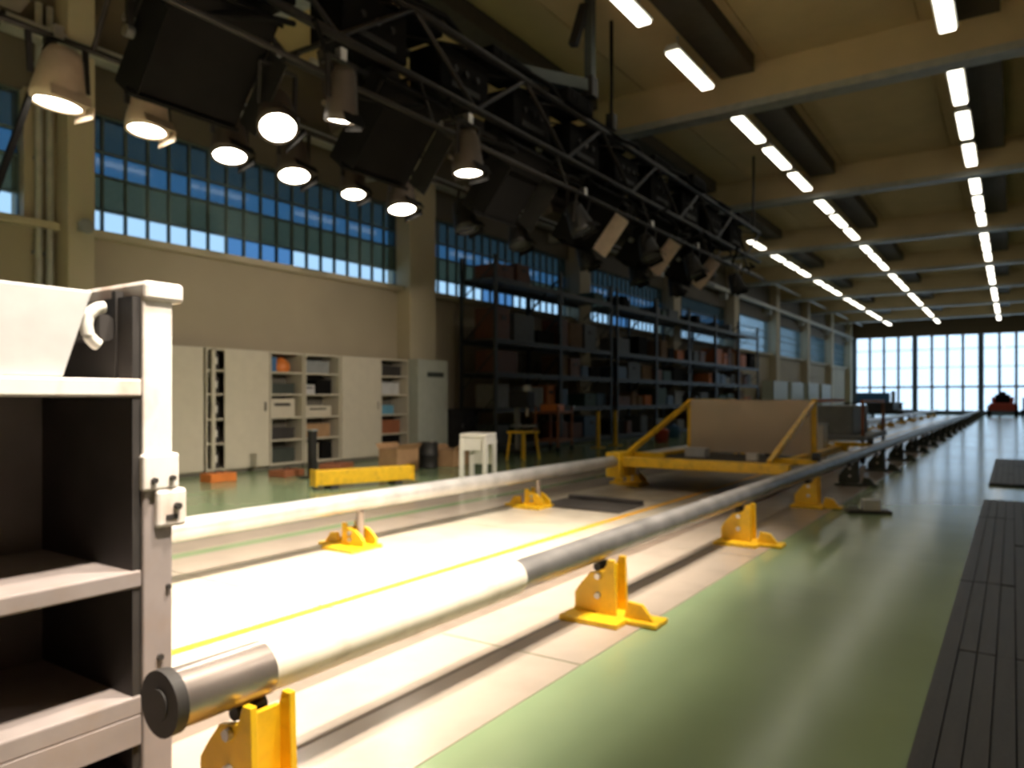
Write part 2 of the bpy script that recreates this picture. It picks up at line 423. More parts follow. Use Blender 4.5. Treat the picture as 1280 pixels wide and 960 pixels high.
# big unlit flood panels tilted towards the track
def flood_panel(label, flap=None, back=False):
    t = thing('floodlight', label, 'floodlight', group='big black flood panels on the left truss')
    # local: width along y 0..0.98, face tilted 39 degrees; lower edge at x=-0.15,z=-0.95
    dn = Vector((-.5, 0, -.62)).normalized(); nf = Vector((.62, 0, -.5)).normalized()
    top = Vector((.35, 0, -.33))
    def P(u, y, d): return top + dn * u + nf * d + Vector((0, y, 0))
    HT = .82
    def slab(y0, y1, u0, u1, d0, d1):
        vs = [P(u, y, d) for u in (u0, u1) for y in (y0, y1) for d in (d0, d1)]
        return MB().add(vs, [(0, 1, 3, 2), (4, 6, 7, 5), (0, 4, 5, 1), (2, 3, 7, 6), (0, 2, 6, 4), (1, 5, 7, 3)])
    slab(0, .98, -.16, HT, -.22, -.02).build('housing', M_BLACK, t, .02)
    slab(.05, .93, -.12, HT - .05, -.019, -.005).build('front_glass', M_BLACK, t)
    for u0_, u1_ in ((-.16, -.13), (HT - .03, HT)): slab(0, .98, u0_, u1_, -.02, .03).build('frame_edge', M_BLACK, t)
    f = slab(.985, 1.0, .08, HT - .08, -.02, .26).build('barn_door', flap or M_BLACKM, t)
    f2 = slab(-.02, -.005, .08, HT - .08, -.02, .2).build('barn_door', M_BLACK, t)
    for y in (-.06, 1.04):
        MB().bar(P(.4, y, -.1), (0.0, y, .0), .03, .05).build('yoke_arm', M_TRUSS, t)
    MB().bar((0, -.06, 0), (0, 1.04, 0), .04, .05).build('yoke_bar', M_TRUSS, t)
    MB().cyl(P(.4, -.1, -.1), P(.4, -.04, -.1), .045, n=12).build('tilt_knob', M_CHROME, t)
    bx(-.18, .02, .3, .68, .03, .26).build('ballast', M_BLACKM, t, .01)
    return t
fp0 = None
for k in range(6):
    y = 3.02 + 2.18 * k
    lab = ['nearest and largest black flood panel at the top left of the picture', 'second black flood panel from the left, between two lit spot lamps',
           'third black flood panel along the truss, just past the last lit lamp', 'fourth black flood panel along the truss, under the hanging hoist cable',
           'fifth black flood panel along the truss, pale flap at its right edge', 'sixth and farthest black flood panel at the end of the truss'][k]
    f_ = flood_panel(lab, M_FLAP if k > 2 else None); f_.location = (TX, y, TZ0)

# back row: panels hung on the far chord, facing the wall side
for k in range(8):
    y = 1.2 + 2.1 * k
    t = thing('floodlight', f'dark flood panel seen from behind on the back of the truss, {ORD[k]} from the left', 'floodlight', (TX - .36, y, TZ0), 0, 'flood panels on the back of the truss')
    T = Matrix.Rotation(math.radians(-14), 4, 'Y')
    bx(-.28, -.06, 0, 1.25, -.46, .52).xf(T).build('housing', M_DARKB, t, .02)
    bx(-.30, -.28, .04, 1.21, -.42, .48).xf(T).build('front_glass', M_LENSOFF, t)
    for q in range(4): bx(-.06, -.045, .1, 1.15, -.36 + .2 * q, -.33 + .2 * q).xf(T).build('cooling_rib', M_BLACKM, t)
    for q in (-.05, 1.30): MB().bar((0, q, 0), (-.17, q, -.2), .03, .05).build('yoke_arm', M_TRUSS, t)
    MB().cyl((-.17, -.09, -.2), (-.17, 0.0, -.2), .03, n=10).build('pivot', M_CHROME, t)
    MB().cyl((-.17, 1.25, -.2), (-.17, 1.34, -.2), .03, n=10).build('pivot', M_CHROME, t)
# spot lamps: (x, y, z of the lens centre, lens radius, lit)
def spot_lamp(label, r, lit, tilt, side, col=None):
    """built about the lens centre; tilt = lean of the lens normal from straight down, in the direction (side)"""
    t = thing('spot_lamp', label, 'spotlight', group='spot lamps on the left truss' if side != 'r' else 'spot lamps on the bar over the camera')
    R = r * 1.16
    body = MB().lathe([(0.001, .42), (R * .55, .42), (R * .72, .36), (R * .86, .2), (R, .06), (R, -.012), (r * 1.0, -.012), (r * .98, .01)], n=20)
    body.xf(tilt); body.build('housing', M_BEIGEM if col is None else col, t)
    lens = MB().lathe([(0.001, -.004), (r * .5, -.008), (r * .99, .004)], n=20).xf(tilt)
    lens.build('lens', M_LENS if lit else M_LENSOFF, t)
    door = bx(R * .55, R * .6, -R * .75, R * .75, -.08, .02)
    door.xf(tilt @ Matrix.Translation((R * .5, 0, 0)) @ Matrix.Rotation(-.5, 4, 'Y')).build('barn_door', M_BEIGEM if col is None else M_BLACK, t)
    bx(-R * .75, R * .75, R * 1.04, R * 1.09, -.06, .03).xf(tilt).build('barn_door', M_BEIGEM if col is None else M_BLACK, t)
    for sgn in (-1, 1):
        MB().bar(tilt @ Vector((0, sgn * R * 1.06, .16)), Vector((0, sgn * R * 1.06, .50)), .02, .04).build('yoke_arm', M_TRUSS, t)
    MB().bar((0, -R * 1.06, .5), (0, R * 1.06, .5), .04, .025).build('yoke_bar', M_TRUSS, t)
    bx(-.035, .035, -.035, .035, .5, .6).build('clamp', M_CHROME, t)
    return t
def add_spot(t, tilt_loc, aim, power, cone, blend, size=.08):
    l = bpy.data.lights.new('spot_light', 'SPOT'); l.energy = power; l.color = WARM
    l.spot_size = math.radians(cone); l.spot_blend = blend; l.shadow_soft_size = size
    o = bpy.data.objects.new('spot_light', l); COL.objects.link(o); o.parent = t
    o.location = tilt_loc
    v = Vector(aim) - (Vector(t.location) + Vector(tilt_loc))
    o.rotation_euler = v.to_track_quat('-Z', 'Y').to_euler()
def tilt_to(v): return Vector((0, 0, -1)).rotation_difference(Vector(v).normalized()).to_matrix().to_4x4()
LIT = [  # x, y, z, radius, lens normal, label
    (-6.15, 2.78, 3.44, .17, (-.08, -.08, -1), 'lit spot lamp with beige housing at the far left end of the truss'),
    (-6.15, 3.50, 3.45, .15, (.05, -.1, -1), 'lit spot lamp under the left corner of the nearest black panel'),
    (-6.15, 4.31, 3.45, .15, (.2, -.15, -1), 'lit spot lamp low on the back bar, right of the nearest black panel'),
    (-6.15, 5.07, 3.45, .155, (.25, -.15, -1), 'lit spot lamp on the back bar, left of the second black panel'),
    (-6.15, 5.90, 3.45, .13, (.2, -.15, -1), 'small lit spot lamp below the second black panel'),
    (-6.15, 6.70, 3.45, .165, (.2, -.1, -1), 'lit spot lamp in front of the wall column, lowest of the lit lamps'),
    (-5.17, 4.09, 3.45, .15, (.55, -.35, -1), 'brightest and highest lit spot lamp, on the front bar beside the nearest black panel'),
    (-4.65, 4.32, 3.47, .12, (-.2, .1, -1), 'flat looking lit spot lamp touching the second black panel at its left'),
    (-4.60, 6.00, 3.45, .14, (.05, .0, -1), 'lit spot lamp on the front bar, right of the second black panel'),
]
AIMS = [(-3.6, 1.6, 0), (-7.3, 3.9, 0), (-7.6, 5.2, 0), (-2.9, 3.0, 0), (-7.4, 6.9, 0), (-3.2, 4.8, 0), (-2.5, 2.4, 0), (-3.9, 2.0, 0), (-3.1, 4.2, 0)]
for (x, y, z, r, nv, lab), aim in zip(LIT, AIMS):
    T = tilt_to(nv)
    t = spot_lamp(lab, r, True, T, 'l', None if y < 3.8 else M_DARKB); t.location = (x, y, z)
    if x > -6: MB().bar((-4.9 - x, 0, .56), (0, 0, .56), .03).build('offset_arm', M_TRUSS, t)
    if aim[0] < -7: add_spot(t, T @ Vector((0, 0, -.06)), aim, 260, 84, 1.0)   # wide ones on the floor towards the wall
    else: add_spot(t, T @ Vector((0, 0, -.06)), aim, FLOOD, 50, .8)
for k, (x, y, nv) in enumerate([(-6.15, 8.0, (.3, 0, -1)), (-6.15, 9.3, (.3, -.2, -1)), (-4.9, 9.0, (.4, .2, -1)), (-6.15, 11.5, (.3, .2, -1)), (-4.9, 11.3, (.4, -.2, -1)), (-6.15, 13.6, (.3, 0, -1)), (-4.9, 13.4, (.4, 0, -1)), (-6.15, 15.6, (.2, .2, -1)), (-4.9, 16.0, (.3, .2, -1))]):
    side = 'back' if x < -5 else 'front'
    t = spot_lamp(f'unlit dark spot lamp on the {side} bar, {ORD[k]} along the far half of the truss', .15, False, tilt_to(nv), 'l', M_BLACKM)
    t.location = (x, y, 3.45)
# lamps on the matching bar high over the near side of the track (above the picture)
rb = thing('lamp_bar', 'black lamp bar high over the near pipe, above the picture', 'bar', (-.6, .6, 6.12))
MB().cyl((0, 0, 0), (0, 5.6, 0), .03, n=10).build('tube', M_TRUSS, rb)
for y in (.3, 5.3): MB().bar((0, y, 0), (0, y, .88), .03).build('hanger', M_TRUSS, rb)
for k, (y, aim) in enumerate([(1.2, (-3.0, .9, 0)), (2.2, (-3.2, 2.0, 0)), (3.2, (-3.2, 3.0, 0)), (4.2, (-3.3, 4.1, 0)), (5.2, (-3.3, 5.2, 0))]):
    lx = -.6 + (.32, -.32)[k % 2]
    T = tilt_to(Vector(aim) - Vector((lx, y, 5.5)))
    t = spot_lamp(f'lit spot lamp on the bar high over the near pipe, {ORD[k]} from the rear', .15, True, T, 'r'); t.location = (lx, y, 5.52)
    MB().bar((0, 0, .56), (-.6 - lx, 0, .56), .03).build('offset_arm', M_TRUSS, t)
    add_spot(t, T @ Vector((0, 0, -.06)), aim, FLOOD_R, 46, 1.0, .15)
WASH_ADDED = [(6.6, (-9.6, 8.2, 1.2), 1900, 46, 'added unseen wide wash lamp on the bar right of the camera, brightening the cabinets')]  # added lamp, brightens the cabinets and left wall
for y, aim, pw_, cone, lab in WASH_ADDED:
    T = tilt_to(Vector(aim) - Vector((.9, y, 3.2)))
    t = spot_lamp(lab, .15, True, T, 'r'); t.location = (.9, y, 3.42)
    add_spot(t, T @ Vector((0, 0, -.06)), aim, pw_, cone, 1.0, .12)
for k, (y, aim) in enumerate([(-.1, (-5.3, -1.4, 0)), (1.0, (-5.7, .2, 0))]):  # added lamps out of view, bouncing light onto ceiling and wall
    T = tilt_to(Vector(aim) - Vector((-6.15, y, 3.4)))
    t = spot_lamp(f'added bounce lamp on the back bar outside the left edge, {ORD[k]} from the rear', .15, True, T, 'r'); t.location = (-6.15, y, 3.45)
    add_spot(t, T @ Vector((0, 0, -.06)), aim, 4200, 64, .8, .1)
kb = thing('lamp_bar', 'black lamp bar to the right of the camera, outside the picture', 'bar', (.9, 3.4, 4.02))
MB().cyl((0, 0, 0), (0, 3.6, 0), .03, n=10).build('tube', M_TRUSS, kb)
for y in (.3, 3.3): MB().bar((0, y, 0), (0, y, 2.98), .03).build('hanger', M_TRUSS, kb)
for k, (y, aim) in enumerate([(4.3, (-2.1, 1.15, 1.32)), (5.6, (-1.9, 1.9, .4))]):
    T = tilt_to(Vector(aim) - Vector((.9, y, 3.4)))
    t = spot_lamp(f'lit spot lamp on the bar right of the camera, {ORD[k]} from the rear', .15, True, T, 'r'); t.location = (.9, y, 3.42)
    add_spot(t, T @ Vector((0, 0, -.06)), aim, (FLOOD_K, FLOOD_K * .4)[k], (19, 24)[k], .9, .08)

bk = thing('flood_head', 'black flood head on the back bar in the top left corner of the picture', 'floodlight', (-6.5, 1.95, 3.5))
bx(-.2, .2, -.42, .42, 0, .55).build('housing', M_BLACK, bk, .02); bx(-.17, .17, -.38, .38, -.012, 0).build('front_glass', M_LENSOFF, bk)
for q in (-.46, .46): MB().bar((0, q, .3), (.35, q, .5), .03).build('yoke_arm', M_TRUSS, bk)
for q in range(4): bx(.2, .212, -.36 + .2 * q, -.26 + .2 * q, .1, .45).build('cooling_fin', M_BLACKM, bk)
# ballast boxes, distribution boxes and cable runs tied on the truss
for k in range(11):
    y = 1.2 + 1.58 * k; sx = (-.1, .12, .2)[k % 3]; hh = (.22, .14, .2)[k % 3]; ln = (.5, .42, .36)[k % 3]
    b = thing('ballast_box', f'black ballast box on top of the truss, {ORD[k]} from the left', 'box', (TX + sx, y, TZ1 + .046), group='ballast boxes on the truss')
    bx(-.26, .26, -ln, ln, 0, hh).build('case', M_BLACK, b, .015)
    for q in range(4): bx(.26, .275, -.28 + q * .15, -.2 + q * .15, .05, hh - .05).build('cooling_fin', M_BLACK, b)
    MB().tube([(-.12, -.08, hh), (-.12, -.06, hh + .05), (-.12, .06, hh + .05), (-.12, .08, hh)], .012).build('handle', M_CHROME, b)
for k in range(12):
    y = 1.0 + 1.42 * k
    b = thing('dimmer_pack', f'black dimmer pack hung inside the truss, {ORD[k]} from the left', 'box', (TX + .05, y, TZ0 + .12), group='dimmer packs inside the truss')
    bx(-.22, .24, -.44, .44, 0, .48).build('case', M_BLACK, b, .012)
    bx(.241, .252, -.26, .26, .05, .12).build('connector_strip', M_BLACKM, b)
    for q in (-.2, 0, .2): MB().cyl((.25, q, .26), (.27, q, .26), .035, n=10).build('socket', M_GREY if q == 0 and k % 3 == 0 else M_BLACKM, b)
    for q in (-.2, .2): bx(-.02, .02, q - .03, q + .03, .48, .57).build('hook_clamp', M_BLACKM, b)
for k in range(9):
    y = .4 + k * 1.95; pts = []
    for q in range(13):
        s_ = q / 12; pts.append((TX + .36 + .14 * math.sin(s_ * 9 + k), y + 1.9 * s_, 4.40 - .38 * math.sin(math.pi * s_) * (.6 + .4 * ((k * 37) % 5) / 4)))
    tag(MB().tube(pts, .026).build('cable', M_BLACK), f'black power cable sagging under the truss, {ORD[k]} loop from the left', 'cable', 'cable loops under the truss')
for k, (x0, x1, y0, y1, za, zb) in enumerate([(-5.6, -5.3, .5, 9.0, 5.2, 5.3), (-5.2, -5.0, 2, 16.0, 5.12, 5.28)]):
    pts = [(x0 + (x1 - x0) * math.sin(q * .9) ** 2, y0 + (y1 - y0) * q / 20, za + (zb - za) * abs(math.sin(q * 1.3))) for q in range(21)]
    tag(MB().tube(pts, .035).build('cable_bundle', M_BLACK), ['thick black cable bundle lying along the back of the truss top', 'thick black cable bundle lying along the front of the truss top'][k], 'cable')

# hoist cable, end rod, steel arm, left strap
hc = thing('hoist_cable', 'black vertical hoist cable with hook holding the truss middle', 'cable', (-5.15, 10.35, 5.15))
MB().cyl((0, 0, .38), (0, 0, 1.84), .028, n=10).build('cable', M_BLACK, hc)
bx(-.07, .07, -.07, .07, .14, .4).build('hook_block', M_BLACKM, hc, .015)
MB().tube([(0, 0, .16), (0, .05, .08), (0, .03, .0), (0, -.04, .02)], .02).build('hook', M_BLACKM, hc)
hr = thing('suspension_rod', 'thin dark rod holding the far end of the truss from the ceiling', 'rod', (-5.2, 18.1, 5.15))
MB().cyl((0, 0, 0), (0, 0, 1.85), .03, n=8).build('rod', M_BLACKM, hr)
hr2 = dup(hr, (-5.6, 1.0, 5.15), None, 'thin dark rod holding the near end of the truss, above the picture')
sa = thing('steel_arm', 'grey green steel arm bent down from the ceiling beside the hoist cable', 'arm', (-5.0, 9.37, 5.6))
MB().bar((0, 0, 0), (-1.07, -1.81, 0), .12, .17).build('arm_beam', M_DGREEN, sa)
MB().bar((0, 0, -.1), (0, 0, 1.38), .12).build('upright', M_DGREEN, sa)
MB().bar((-.16, -.2, .55), (-.05, -.06, 1.15), .12, .1).build('strut', M_BLACKM, sa)
bx(-.085, .085, -.085, .085, -.16, .12).build('corner_plate', M_BLACKM, sa)
MB().bar((-1.02, -1.75, 0), (-1.02, -1.75, -.4), .08).build('foot', M_BLACKM, sa)
st = thing('stay_strap', 'dark slanting stay strap in front of the leftmost window', 'strap', (-6.2, 2.6, 3.3))
MB().bar((0, .15, .64), (0, -.42, -1.3), .05, .04).build('strap', M_BLACK, st)
bx(-.03, .03, .11, .19, .60, .68).build('buckle', M_BLACKM, st)

# ================================================================== TRACK PIPES
PX1, PX2, PZ, PR = -1.82, -4.15, .362, .073
p1 = thing('guide_pipe', 'long steel guide pipe on the near side with a white painted front length', 'pipe', (PX1, 1.08, PZ))
MB().cyl((0, .02, 0), (0, .30, 0), PR + .006, n=28).build('bare_end', M_BARE, p1)
MB().cyl((0, .30, 0), (0, 1.62, 0), PR + .0015, n=28).build('white_sleeve', M_WHITEP, p1)
MB().cyl((0, 1.62, 0), (0, 55, 0), PR - .004, n=28).build('pipe_run', M_PIPE, p1)
MB().cyl((0, -.012, 0), (0, .02, 0), PR + .013, n=28).build('end_cap', M_BARRD, p1)
MB().cyl((0, -.018, 0), (0, -.012, 0), PR * .55, n=20).build('end_plug', M_BARRD, p1)
p2 = thing('guide_pipe', 'long steel guide pipe on the far side of the track, nearer the cabinets', 'pipe', (PX2, 1.08, PZ))
MB().cyl((0, .02, 0), (0, 55, 0), PR - .003, n=24).build('pipe_run', M_PIPEGLARE, p2)
MB().cyl((0, -.012, 0), (0, .02, 0), PR + .004, n=24).build('end_cap', M_BARRD, p2)

def pipe_support(label, sgn=1, low=False, M_YEL=M_YEL):
    """yellow cradle; +x side carries the foot"""
    t = thing('pipe_support', label, 'support', group='yellow pipe supports along the track')
    X = lambda a: a * sgn
    def b_(x0, x1, *r): return bx(min(X(x0), X(x1)), max(X(x0), X(x1)), *r)
    b_(-.13, .20, -.21, .11, 0, .028).build('base_plate', M_YEL, t, .004)
    for y in (-.075, .055):
        cp = MB().prism([(X(-.11), .028), (X(.13), .028), (X(.12), .31), (X(.085), .31), (X(.065), .255), (X(-.02), .235), (X(-.075), .17), (X(-.11), .12)], 1, y, y + .022)
        if low: cp.v = [(a, b, c * .62) for a, b, c in cp.v]
        cp.build('cheek_plate', M_YEL, t, .003)
    b_(.06, .08, -.055, .055, .03, .16 if low else .27).build('web_plate', M_YEL, t)
    if low: MB().cyl((0, 0, .028), (0, 0, .285), .03, n=12).build('stem', M_BARE, t)
    else: MB().cyl((X(.01), -.05, .262), (X(.01), .05, .262), .022, n=12).build('saddle_roller', M_BARRD, t)
    for z in ((.07, .12) if low else (.12, .22)):
        MB().cyl((X(.03), -.092, z), (X(.03), -.074, z), .017, n=6).build('bolt', M_CHROME, t)
    ft = b_(.17, .36, -.10, .06, 0, .024).build('foot_plate', M_YEL, t, .004)
    MB().prism([(X(.17), .024), (X(.33), .024), (X(.27), .10), (X(.19), .11)], 1, -.06, -.035).build('foot_gusset', M_YEL, t, .003)
    MB().cyl((X(.245), .02, .024), (X(.245), .02, .055), .024, n=6).build('foot_bolt', M_BARRD, t)
    return t
places = ['under the near pipe end at the bottom of the picture', 'under the near pipe, second from the front', 'under the near pipe, third from the front', 'under the near pipe, fourth from the front']
ps0 = pipe_support('yellow pipe support ' + places[0]); ps0.location = (PX1, 1.33, .004)
for k, y in enumerate([3.52, 5.9, 8.3, 10.7, 13.1, 15.5, 18, 20.5, 23, 25.5, 28, 31, 34, 37, 40, 43, 46, 49, 52, 55]):
    lab = 'yellow pipe support ' + places[k + 1] if k < 3 else f'yellow pipe support under the near pipe, {["fifth","sixth","seventh","eighth","ninth","tenth","eleventh","twelfth","thirteenth","fourteenth","fifteenth","sixteenth","seventeenth","eighteenth","nineteenth","twentieth","twenty first"][k-3]} from the front'
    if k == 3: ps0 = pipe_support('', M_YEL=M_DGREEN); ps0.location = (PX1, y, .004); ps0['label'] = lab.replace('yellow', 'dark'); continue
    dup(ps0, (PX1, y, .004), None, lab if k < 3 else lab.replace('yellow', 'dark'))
psl = pipe_support('yellow pipe support under the far pipe, nearest the grey barrier', -1, True); psl.location = (PX2, 1.6, .004)
for k, y in enumerate([4.05, 6.62, 9.1, 11.6, 14.1, 16.6, 19.1, 22, 25, 28, 31, 34, 38, 42, 46, 50, 54]):
    lab = ['yellow pipe support standing alone in the glare under the far pipe', 'yellow pipe support under the far pipe, left of the dark floor mat', 'yellow pipe support under the far pipe, beside the yellow sled'][k] if k < 3 else f'yellow pipe support under the far pipe beyond the sled, {["first","second","third","fourth","fifth","sixth","seventh","eighth","ninth","tenth","eleventh","twelfth","thirteenth","fourteenth"][k-3]} one'
    dup(psl, (PX2, y, .004), None, lab)

# dark mat on the slab
mt = thing('floor_mat', 'dark brown mat lying on the slab in front of the sled', 'mat', (-3.72, 7.0, .005))
bx(-.48, .48, -.32, .30, 0, .018).build('mat_sheet', M_MAT, mt, .006)
MB().tube([(-.45, .32, .03), (0, .34, .035), (.45, .31, .03)], .028).build('rolled_edge', M_MAT, mt)

# ================================================================== CRASH BARRIER
bq = thing('crash_barrier', 'heavy grey steel crash barrier with open shelf-like ribs at the left edge', 'barrier', (-2.05, 1.2, 0))
W_, BK = 1.75, -1.9     # runs left to x=-1.75 and back to y=-1.9 (local)
bx(-W_, 0, -.045, .045, .03, .90).build('front_plate', M_BARRSHADE, bq, .006)  # lower plate coloured darker where less lamplight falls
bx(-W_, 0, -.045, .045, .905, 1.45).build('front_plate', M_BARRLIT, bq, .006)
bx(-W_, .012, -.045, .075, 1.43, 1.487).build('cap_lip', M_BARRLIT, bq, .012)
for z0, z1, m in ((1.155, 1.205, M_BARRLIT), (.612, .662, M_BARRSHADE), (.25, .306, M_BARRSHADE), (.03, .085, M_BARRSHADE)):
    bx(-W_, -.005, BK, -.045, z0, z1).build('rib_shelf', m, bq, .006)
bx(-.60, -.55, BK, -.045, .085, 1.155).build('inner_web', M_BARRI, bq)
bx(-.55, -.01, -.07, -.0455, .10, 1.15).build('plate_back_shade', M_BARRD, bq)  # dark sheets painting shade onto the back of the front plate
bx(-.5, -.01, -.07, -.0455, 1.206, 1.44).build('plate_back_shade', M_BARRD, bq)
bx(-.5, -.46, BK, -.0455, 1.205, 1.47).build('rear_plate', M_BARRD, bq)  # shadow of the front plate put into its dark colour
MB().prism([(-1.75, .306), (-.38, .306), (-.16, .335), (-.1, .306), (-.1, .31)], 1, -.95, -.93).build('stiffener', M_BARRSHADE, bq)
bx(-.012, .0, -1.5, -.05, .17, .25).build('edge_strip', M_BARRSHADE, bq)
# bolted clamp at the height of the plate joint
cl = bx(-.2, .012, -.05, .06, .885, .99).build('clamp_block', M_BARRLIT, bq, .008)
c2p = bx(-.2, .016, -.012, .082, .775, .885).build('clamp_foot', M_BARRLIT, bq, .01)
for y, z in ((-.02, .915), (.035, .918)): MB().cyl((.012, y, z), (.024, y, z), .009, n=6).build('bolt', M_BARRD, cl)
MB().cyl((.016, .048, .835), (.03, .048, .835), .011, n=6).build('bolt', M_BARRD, c2p)
bx(.015, .019, .015, .05, .797, .812).build('slot', M_BARRD, c2p)
MB().cyl((.0, .03, .60), (.008, .03, .60), .008, n=8).build('bolt', M_BARRD, bq)
MB().cyl((.0, .005, .40), (.008, .005, .40), .010, n=8).build('bolt', M_BARRD, bq)
# white gusset block lying on the top rib and lifting ring (welded on)
wg = thing('white_foam_block', 'large pale grey block with slanted end lying on top of the barrier', 'block', (-2.05, 1.2, 1.206))
MB().prism([(-1.4, 0), (-.244, 0), (-.168, .238), (-1.4, .238)], 0, -.42, -.03).build('block', M_LGREY, wg, .006)
pts = [(-.075, -.112 + .052 * math.cos(a), 1.352 + .056 * math.sin(a)) for a in [math.radians(95 + q * 9) for q in range(18)]]
MB().tube(pts, .017, 10).build('lifting_ring', M_WHITE, bq)
MB().cyl((-.46, -.105, 1.352), (-.1, -.105, 1.352), .04, n=16).build('ring_pin', M_BARRD, bq)
MB().bar((-.1, -.065, 1.21), (-.1, -.065, 1.46), .022).build('corner_weld', M_BARRD, bq)

# ================================================================== SLED
sd = thing('track_sled', 'yellow framed track sled with upright plywood panel and slanted struts', 'sled', (-2.99, 8.5, 0))
HW = 1.10
bx(-HW - .1, HW - .15, -.07, .07, .30, .42).build('front_beam', M_YEL, sd, .01)
bx(-HW - .16, -HW + .04, -.12, .35, .16, .47).build('corner_block', M_YEL, sd, .012)
for x in (-HW + .06, HW - .42): bx(x - .05, x + .05, .07, 4.4, .30, .40).build('side_rail', M_YEL, sd, .008)
bx(-HW, HW - .3, 4.3, 4.42, .30, .40).build('rear_beam', M_YEL, sd, .008)
bx(-HW + .15, HW - .38, 2.02, 2.06, .38, 1.13).build('panel', M_PANEL, sd)
for x in (-HW + .12, HW - .34):
    bx(x - .035, x + .035, 2.06, 2.13, .38, 1.14).build('upright', M_YEL, sd, .006)
    MB().bar((x - .1 if x < 0 else x - .05, .05, .42), (x, 2.08, 1.10), .055).build('strut', M_YEL, sd)
for x in (-HW + .12, HW - .34): MB().bar((x, 2.1, 1.12), (x, 4.2, 1.12), .05).build('top_rail', M_YEL if x < 0 else M_ORANGE, sd)
bx(-HW + .1, HW - .42, .1, 2.0, .33, .36).build('deck', M_BARRD, sd)
for x in (-1.16, 1.17):
    for y in (.3, 4.1):
        MB().cyl((x - .05 * (1 if x > 0 else -1), y, .49), (x + .03, y, .49), .052, n=14).build('roller', M_BARRD, sd)
        bx(min(x, x * .55), max(x, x * .55), y - .03, y + .03, .40, .46).build('axle_bracket', M_YEL, sd)
for x, y, sx, sy, sz, m, nm, lab in [(-.55, 1.2, .28, .2, .11, M_LGREY, 'battery_box', 'pale battery box on the left of the sled deck'), (.25, 1.0, .14, .1, .08, M_WHITE, 'sensor_box', 'small white sensor box on the sled front')]:
    t = thing(nm, lab, 'box', (-2.99 + x, 8.5 + y, .361))
    bx(-sx / 2, sx / 2, -sy / 2, sy / 2, 0, sz).build('case', m, t, .008); bx(-sx / 2 - .004, sx / 2 + .004, -sy / 2 - .004, sy / 2 + .004, sz, sz + .012).build('lid', m, t)
# equipment behind the sled
ec = thing('equipment_cart', 'dark low equipment cart with grey case behind the sled panel', 'cart', (-2.95, 15.2, 0))
bx(-.85, .85, -1.3, 1.3, .42, .50).build('deck', M_GREY, ec, .01)
bx(-.5, .6, -.9, .7, .50, 1.02).build('grey_case', M_GREY, ec, .02)
for x in (-.8, .8): MB().bar((x, -1.25, 1.1), (x, 1.25, 1.1), .05).build('top_rail', M_ORANGE, ec)
for x in (-.8, .8):
    for y in (-1.2, 1.2):
        MB().bar((x, y, .5), (x, y, 1.1), .05).build('post', M_REDB, ec); MB().cyl((x - .03, y, .15), (x + .03, y, .15), .14, n=14).build('wheel', M_BLACK, ec)
        MB().bar((x, y, .2), (x, y, .42), .06).build('leg', M_GREY, ec)
wbx = thing('white_box', 'small white box standing on the floor behind the sled panel', 'box', (-2.6, 12.4, .004))
bx(-.16, .16, -.14, .14, 0, .72).build('case', M_WHITE, wbx, .01); bx(-.17, .17, -.15, .15, .72, .75).build('lid', M_LGREY, wbx)

# ================================================================== CABINETS ALONG LEFT WALL
CX = XL + .02
def cabinet(y0, y1, label, kind, ztop=1.91, dep=.46):
    t = thing('cabinet', label, 'cabinet', (CX, y0, 0), group='cabinets along the left wall')
    L_ = y1 - y0; m = M_CAB if kind != 'grey' else M_CABG
    bx(0, .02, 0, L_, .06, ztop).build('back_panel', M_CABIN, t)
    for q in (0, L_ - .025): bx(.02, dep, q, q + .025, .06, ztop).build('side_panel', m, t)
    bx(.02, dep, .025, L_ - .025, ztop - .03, ztop).build('top_panel', m, t)
    bx(.02, dep, .025, L_ - .025, .06, .09).build('bottom_panel', m, t)
    bx(.03, dep - .05, .0, L_, 0, .06).build('plinth', M_CABIN, t)
    if kind in ('open', 'half'):
        for z in (.45, .82, 1.2, 1.56): bx(.02, dep - .02, .025, L_ - .025, z, z + .025).build('shelf', m, t)
    if kind == 'double':
        for q0, q1, hy in ((.004, L_ / 2 - .003, L_ / 2 - .06), (L_ / 2 + .003, L_ - .004, L_ / 2 + .06)):
            d = bx(dep + .002, dep + .022, q0, q1, .08, ztop - .01).build('door', m, t, .003)
            bx(dep + .022, dep + .045, hy - .01, hy + .01, .95, 1.09).build('handle', M_CHROME, d)
    if kind in ('single', 'grey'):
        d = bx(dep + .002, dep + .022, .004, L_ - .004, .08, ztop - .01).build('door', m, t, .003)
        bx(dep + .022, dep + .045, L_ - .09, L_ - .07, .95, 1.09).build('handle', M_CHROME, d)
        if kind == 'grey': bx(dep + .022, dep + .028, L_ * .3, L_ * .85, 1.58, 1.68).build('label_plate', M_DGREEN, d)
    return t
def open_door(t, y, w_, ang, dep=.46):
    """a door swung open about its hinge edge at local y"""
    d = bx(0, .02, 0, w_, .08, 1.90)
    d.xf(Matrix.Translation((dep + .004, y, 0)) @ Matrix.Rotation(ang, 4, 'Z'))
    o = d.build('door', M_CAB, t)
    h_ = bx(.02, .045, w_ - .09, w_ - .07, .95, 1.09).xf(Matrix.Translation((dep + .004, y, 0)) @ Matrix.Rotation(ang, 4, 'Z')); h_.build('handle', M_BARRD, o)
